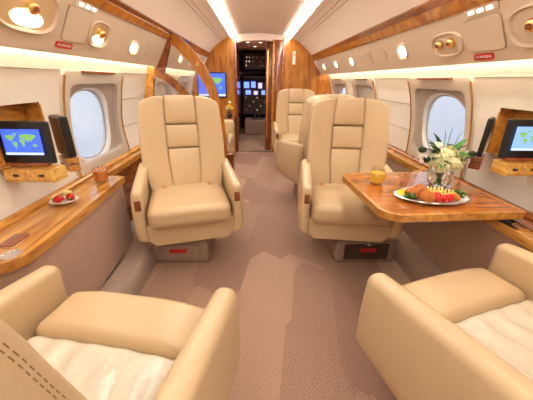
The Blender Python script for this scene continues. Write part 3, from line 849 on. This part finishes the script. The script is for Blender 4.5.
def folded(s, x, y, z, rz, label, lb2):
    t = empty('monitor', label, 'monitor', (x, y, z + .075), rz)
    th = .038 if s < 0 else .022
    obj('housing', rbox(th, .14, .205, .006, c=(0, 0, .105)), BLACK, t)
    if s < 0: obj('back_shell', rbox(.014, .13, .195, .005, c=(-.020, 0, .105)), BROWNPL, t)
    u = empty('monitor_cradle', lb2, 'cradle', (x, y, z), rz)
    obj('block', rbox(.055, .13, .034, .004, c=(-.004, 0, .018)), WOOD_RED if s > 0 else WOOD_LT, u)
    obj('block', rbox(.055, .13, .034, .004, c=(-.004, 0, .056)), WOOD_RED if s > 0 else WOOD_LT, u)
    obj('gap', rbox(.05, .12, .006, .001, c=(-.004, 0, .0365)), BLACK, u)
folded(-1, -1.075, 1.50, .785, R(50), 'switched-off black monitor turned edge-on by the left window', 'wood cradle under the black monitor by the left window')
folded(1, 1.225, 1.53, .80, R(-44), 'switched-off black monitor turned edge-on by the right window', 'red wood cradle under the black monitor by the right window')
# monitor on the forward bulkhead
t = empty('monitor', 'large blue map monitor on the forward wood bulkhead left of the door', 'monitor', (-.83, 5.144, .97))
obj('housing', rbox(.50, .05, .40, .008, c=(0, .03, .19)), BLACK, t)
screen(t, .46, .36, .19, SCREEN_BLUE, y=.0)

# ------------------------------------------------------------------ overhead service units
def psu_frame(s, y, tt):
    a, b = PS[s][0], PS[s][1]
    p = Vector((s * lerp(a[0], b[0], tt), y, lerp(a[1], b[1], tt)))
    up = Vector((s * (b[0] - a[0]), 0, b[1] - a[1])).normalized()
    n = Vector((-s * (b[1] - a[1]), 0, (b[0] - a[0]))).normalized()      # into the cabin, downwards
    if n.z > 0: n = -n
    xa = up.cross(n).normalized()
    m = Matrix((xa, up, n)).transposed().to_4x4(); m.translation = p + n * .002
    return m
def psu_item(name, label, cat, s, y, tt, group=None):
    t = empty(name, label, cat, group=group); m = psu_frame(s, y, tt)
    t.location = m.translation; t.rotation_euler = m.to_euler(); return t
def oval(w, h, prof, n=40, e=2.6):
    """rings of (scale, z) following a superellipse"""
    bm = bmesh.new(); prev = None
    for sc, z in prof:
        if sc == 0:
            c = bm.verts.new((0, 0, z))
            for i in range(n): bm.faces.new((prev[i], prev[(i + 1) % n], c))
            break
        cur = []
        for i in range(n):
            a = 2 * PI * i / n; x, y = ring_pt(0, 0, w / 2, h / 2, e, a)
            d = math.hypot(x, y); q = max(0, 1 - (1 - sc) * min(w, h) / 2 / d) if sc > .3 else sc
            cur.append(bm.verts.new((x * q, y * q, z)))
        if prev:
            for i in range(n): bm.faces.new((prev[i], prev[(i + 1) % n], cur[(i + 1) % n], cur[i]))
        prev = cur
    return bm
def gasper(s, y, tt, w, h, label, nozzles, lit, name='service_unit'):
    t = psu_item(name, label, 'reading light' if lit else 'air vent', s, y, tt)
    obj('bezel', oval(w, h, [(1, -.004), (1, .008), (.93, .012), (.86, .009), (.82, .002)]), PSU, t)
    obj('bowl', oval(w * .95, h * .92, [(1, .001), (.9, .002), (.6, .0035), (0, .004)]), BOWL if lit else PSU, t)
    for i in range(nozzles):
        x = (i - (nozzles - 1) / 2) * w * .38
        nz = obj('nozzle', lathe([(0, 0), (.024, 0), (.026, .012), (.019, .024), (.014, .026), (.010, .018), (0, .018)], 20), BRASS, t, loc=(x, .008, .004))
        obj('nozzle_core', lathe([(0, .019), (.009, .019), (.005, .032), (0, .034)], 14), WOOD_RED, nz)
    if lit:
        obj('lamp_lens', oval(w * .5 if nozzles else w * .72, h * .36 if nozzles else h * .72, [(1, .003), (.9, .009), (0, .011)], 28, 2), LAMP, t, loc=(0, -h * .2 if nozzles else 0, 0))
    return t
gasper(-1, 1.30, .60, .33, .185, 'large bright oval lamp unit overhead at the top left', 1, True)
gasper(-1, 1.83, .52, .21, .145, 'mid-size glowing oval lamp unit with a brass nozzle, left overhead panel', 1, True)
gasper(-1, 2.32, .44, .16, .10, 'small glowing oval lamp farthest forward on the left overhead panel', 0, True)
gasper(1, 1.70, .46, .26, .13, 'oval vent with two brass nozzles in the right overhead panel', 2, False)
gasper(1, 1.17, .50, .24, .16, 'oval vent with brass nozzle at the top right corner', 1, False)
gasper(1, 2.20, .50, .14, .115, 'small glowing oval lamp in the right overhead panel above the window', 0, True)
for y, w in ((3.35, 'nearest'), (4.0, 'middle'), (4.7, 'farthest')):
    gasper(1, y, .5, .14, .10, 'small glowing lamp above the far right windows, %s of three' % w, 0, True)
for y, w in ((3.6, 'nearer'), (4.4, 'farther')):
    gasper(-1, y, .5, .085, .085, 'small glowing lamp beyond the wood partition, %s of two' % w, 0, True)
def access(s, y, tt, w, h, label):
    t = psu_item('access_panel', label, 'panel', s, y, tt)
    obj('gap_line', oval(w, h, [(1, -.003), (1, .003), (0, .003)], 40, 12), PSU_DK, t)
    obj('cover', oval(w - .008, h - .008, [(1, 0), (1, .0055), (0, .0055)], 40, 12), PSU, t)
access(-1, 1.62, .56, .20, .165, 'square access cover between the two big left lamp units')
access(1, 1.43, .52, .23, .155, 'square access cover with lit sign above it in the right overhead panel')
access(1, 2.85, .5, .14, .11, 'small square cover forward on the right overhead panel')
access(-1, 2.60, .5, .07, .10, 'small rectangular cover at the forward end of the left overhead panel')
t = psu_item('round_cover', 'small oval cover beside the lamp in the right overhead panel', 'cover', 1, 2.50, .5)
obj('ring', oval(.06, .075, [(1, -.002), (1, .004), (.8, .004)], 28, 2), PSU_DK, t); obj('cover', oval(.052, .066, [(1, 0), (1, .005), (0, .006)], 28, 2), PSU, t)
for s, y, nm, tt in ((-1, 1.56, 'left', .17), (1, 1.46, 'right', .12)):
    t = psu_item('placard', 'red no smoking placard under the square cover, %s overhead panel' % nm, 'sign', s, y, tt)
    obj('plate', oval(.125, .030, [(1, -.002), (1, .003), (0, .003)], 40, 8), RED, t)
    m = psu_frame(s, y, tt)
    text_mesh('lettering', 'NO SMOKING', .0165, WHITE, t, (0, 0, .0036), (0, 0, 0))
for s, y, nm in ((-1, 1.66, 'left'), (1, 1.42, 'right')):
    t = psu_item('lit_sign', 'small glowing sign strip above the square cover, %s overhead panel' % nm, 'sign', s, y, .93)
    obj('frame', oval(.20, .036, [(1, -.002), (1, .003), (0, .003)], 40, 10), PSU, t)
    for x in (-.055, .0, .055): obj('lens', rbox(.034, .014, .004, .0015, c=(x, 0, .004)), SIGNLIT, t)

# ------------------------------------------------------------------ curved wood partition on the left
PYP = 3.0
t = empty('partition', 'curved wood-framed glass partition behind the left chair', 'partition', (0, PYP, 0))
oc = smoothprof([(-.84, 1.635), (-.74, 1.57), (-.60, 1.42), (-.48, 1.20), (-.415, .93), (-.385, .60), (-.375, .30), (-.37, .0)], 5)
inn = smoothprof([(-.93, 1.585), (-.815, 1.505), (-.675, 1.35), (-.56, 1.155), (-.495, .93), (-.482, .60), (-.472, .30), (-.465, .0)], 5)
obj('outer_arch', bevel(band(inn, oc, -.02, .03), .004, 2, 50), WOOD_V, t)
ia = smoothprof([(-1.15, 1.34), (-1.0, 1.32), (-.86, 1.24), (-.75, 1.12), (-.68, .97), (-.645, .80), (-.635, .60)], 5)
ib = smoothprof([(-1.15, 1.275), (-1.02, 1.255), (-.905, 1.18), (-.81, 1.08), (-.745, .95), (-.705, .80), (-.695, .60)], 5)
obj('inner_arch', bevel(band(ib, ia, -.015, .02), .004, 2, 50), WOOD, t)
obj('metal_edge', band([(x - .012, z - .010) for x, z in ib], ib, -.018, .024), CHROME, t)
obj('top_strip', bevel(prism([(-.845, 1.63), (-.895, 1.585), (-1.045, 1.33), (-.97, 1.28)], 'Y', -.025, .03), .003, 2), WOOD_RAIL, t)
obj('wall_post', bevel(prism([(-1.195, .16), (-1.195, 1.1), (-1.13, 1.36), (-1.05, 1.35), (-1.06, 1.28), (-1.10, 1.1), (-1.11, .8), (-1.09, .16)], 'Y', -.02, .03), .003, 2), WOOD_LT, t)
gp = [(x, z) for x, z in inn if z > .58] + [(-1.15, .58), (-1.15, 1.28)] + [(-1.03, 1.33), (-.93, 1.56)]
obj('glass_pane', prism(gp, 'Y', .0, .006), PARTG, t, smooth=False)
obj('lower_panel', box(-1.15, -.46, -.01, .02, .16, .60, .003), WOOD_V, t)
t = empty('divan', 'cream leather divan beyond the curved wood partition, its rounded arm towards the camera', 'sofa', (-.78, 3.62, 0))
obj('base', rbox(.62, .95, .28, .03, (3, 4, 2), c=(.02, .50, .16)), LEATHER, t)
for k in range(2): obj('seat_cushion', rbox(.60, .42, .15, .045, (4, 4, 2), c=(.04, .35 + k * .43, .375)), LEATHER, t)
for k in range(2): obj('back_cushion', rbox(.15, .42, .46, .05, (2, 4, 4), c=(-.24, .35 + k * .43, .66)), LEATHER, t)
obj('armrest', rbox(.66, .15, .62, .065, (4, 2, 4), c=(.02, .06, .36)), LEATHER, t)
obj('armrest', rbox(.66, .13, .60, .06, (4, 2, 4), c=(.02, 1.05, .35)), LEATHER, t)
# small wood stand on the aisle side of the partition
t = empty('aisle_ledge', 'small red-brown wood ledge at the foot of the curved partition', 'ledge', (-.40, 3.10, 0))
obj('top', rbox(.20, .16, .03, .008, c=(0, 0, .48)), WOOD_RAIL, t); obj('body', box(-.08, .08, -.06, .06, 0, .465, .006), WOOD_RED, t)

# flowers beside the cockpit door on a low cabinet
t = empty('galley_cabinet', 'low wood cabinet against the forward bulkhead left of the door', 'cabinet', (-.62, 4.98, 0))
obj('body', box(-.28, .17, -.18, .20, 0, .62, .008), WOOD_V, t); obj('top', box(-.29, .18, -.19, .205, .62, .65, .008), WOOD, t)
obj('door', box(-.25, .14, -.192, -.18, .06, .58, .004), WOOD, t)
t = empty('bud_vase', 'small dark vase of pale flowers beside the cockpit door', 'vase', (-.52, 4.86, .651))
obj('vase', lathe([(0, 0), (.03, 0), (.05, .03), (.045, .08), (.02, .11), (.025, .12), (0, .118)], 24), BLACK, t)
for i, (x, y, z, r) in enumerate(((0, 0, .19, .035), (-.03, .01, .16, .03), (.035, 0, .165, .03), (.01, 0, .25, .022))):
    obj('blossom', blossom(r, 30 + i, 20, .014), BLOOM if i % 2 else LEMON, t, loc=(x, y, z), smooth=False)
    obj('stem', tube([(0, 0, .11), (x, y, z - r * .6)], .002, 5), STEM, t)
# small white placard on the right bulkhead
t = empty('wall_plate', 'narrow white plate on the right wood bulkhead', 'sign', (.56, 5.196, 1.60))
obj('plate', rbox(.05, .006, .20, .003), WHITE, t); obj('emblem', rbox(.03, .003, .03, .001, c=(0, -.004, .05)), BRASS, t)

# ------------------------------------------------------------------ daylight outside
w = bpy.data.worlds.new('World'); bpy.context.scene.world = w; w.use_nodes = True
T = w.node_tree; bg = T.nodes['Background']
tc = N(T, 'ShaderNodeTexCoord'); sx = N(T, 'ShaderNodeSeparateXYZ'); L(T, tc.outputs['Generated'], sx.inputs[0])
cr_ = N(T, 'ShaderNodeValToRGB'); cr_.color_ramp.elements[0].position = .40; cr_.color_ramp.elements[0].color = (.66, .72, .86, 1)
cr_.color_ramp.elements[1].position = .75; cr_.color_ramp.elements[1].color = (.42, .60, 1, 1)
e = cr_.color_ramp.elements.new(.52); e.color = (.82, .88, 1, 1)
mm = N(T, 'ShaderNodeMapRange'); mm.inputs['From Min'].default_value = -1; L(T, sx.outputs['Z'], mm.inputs['Value']); L(T, mm.outputs[0], cr_.inputs['Fac'])
cn = N(T, 'ShaderNodeTexNoise'); cn.inputs['Scale'].default_value = 1.6; cn.inputs['Detail'].default_value = 2; L(T, tc.outputs['Generated'], cn.inputs['Vector'])
cm = N(T, 'ShaderNodeMapRange'); cm.inputs['From Min'].default_value = .42; cm.inputs['From Max'].default_value = .62; L(T, cn.outputs['Fac'], cm.inputs['Value'])
cx = N(T, 'ShaderNodeMix', data_type='RGBA'); L(T, cm.outputs[0], cx.inputs['Factor']); L(T, cr_.outputs['Color'], cx.inputs['A']); cx.inputs['B'].default_value = (1.25, 1.22, 1.2, 1)
L(T, cx.outputs['Result'], bg.inputs['Color']); bg.inputs['Strength'].default_value = .52

# ------------------------------------------------------------------ camera
YAW, PITCH, ROLL = R(-2.2), R(-23.4), R(1.0)
f = Vector((-math.sin(YAW) * math.cos(PITCH), math.cos(YAW) * math.cos(PITCH), math.sin(PITCH)))
r = f.cross(Vector((0, 0, 1))).normalized(); u = r.cross(f)
c, s_ = math.cos(ROLL), math.sin(ROLL)
rr, uu = r * c + u * s_, u * c - r * s_
cam = bpy.data.cameras.new('Camera'); co = bpy.data.objects.new('Camera', cam); COL.objects.link(co)
M = Matrix((rr, uu, -f)).transposed().to_4x4(); M.translation = Vector((-.06, 0, 1.25)); co.matrix_world = M
cam.sensor_width = 36; cam.lens = 277 / 533 * 36; cam.clip_start = .02; cam.clip_end = 100
sc = bpy.context.scene; sc.camera = co
sc.view_settings.view_transform = 'Standard'; sc.view_settings.look = 'None'; sc.view_settings.gamma = 1; sc.view_settings.use_curve_mapping = False
sc.view_settings.exposure = .93
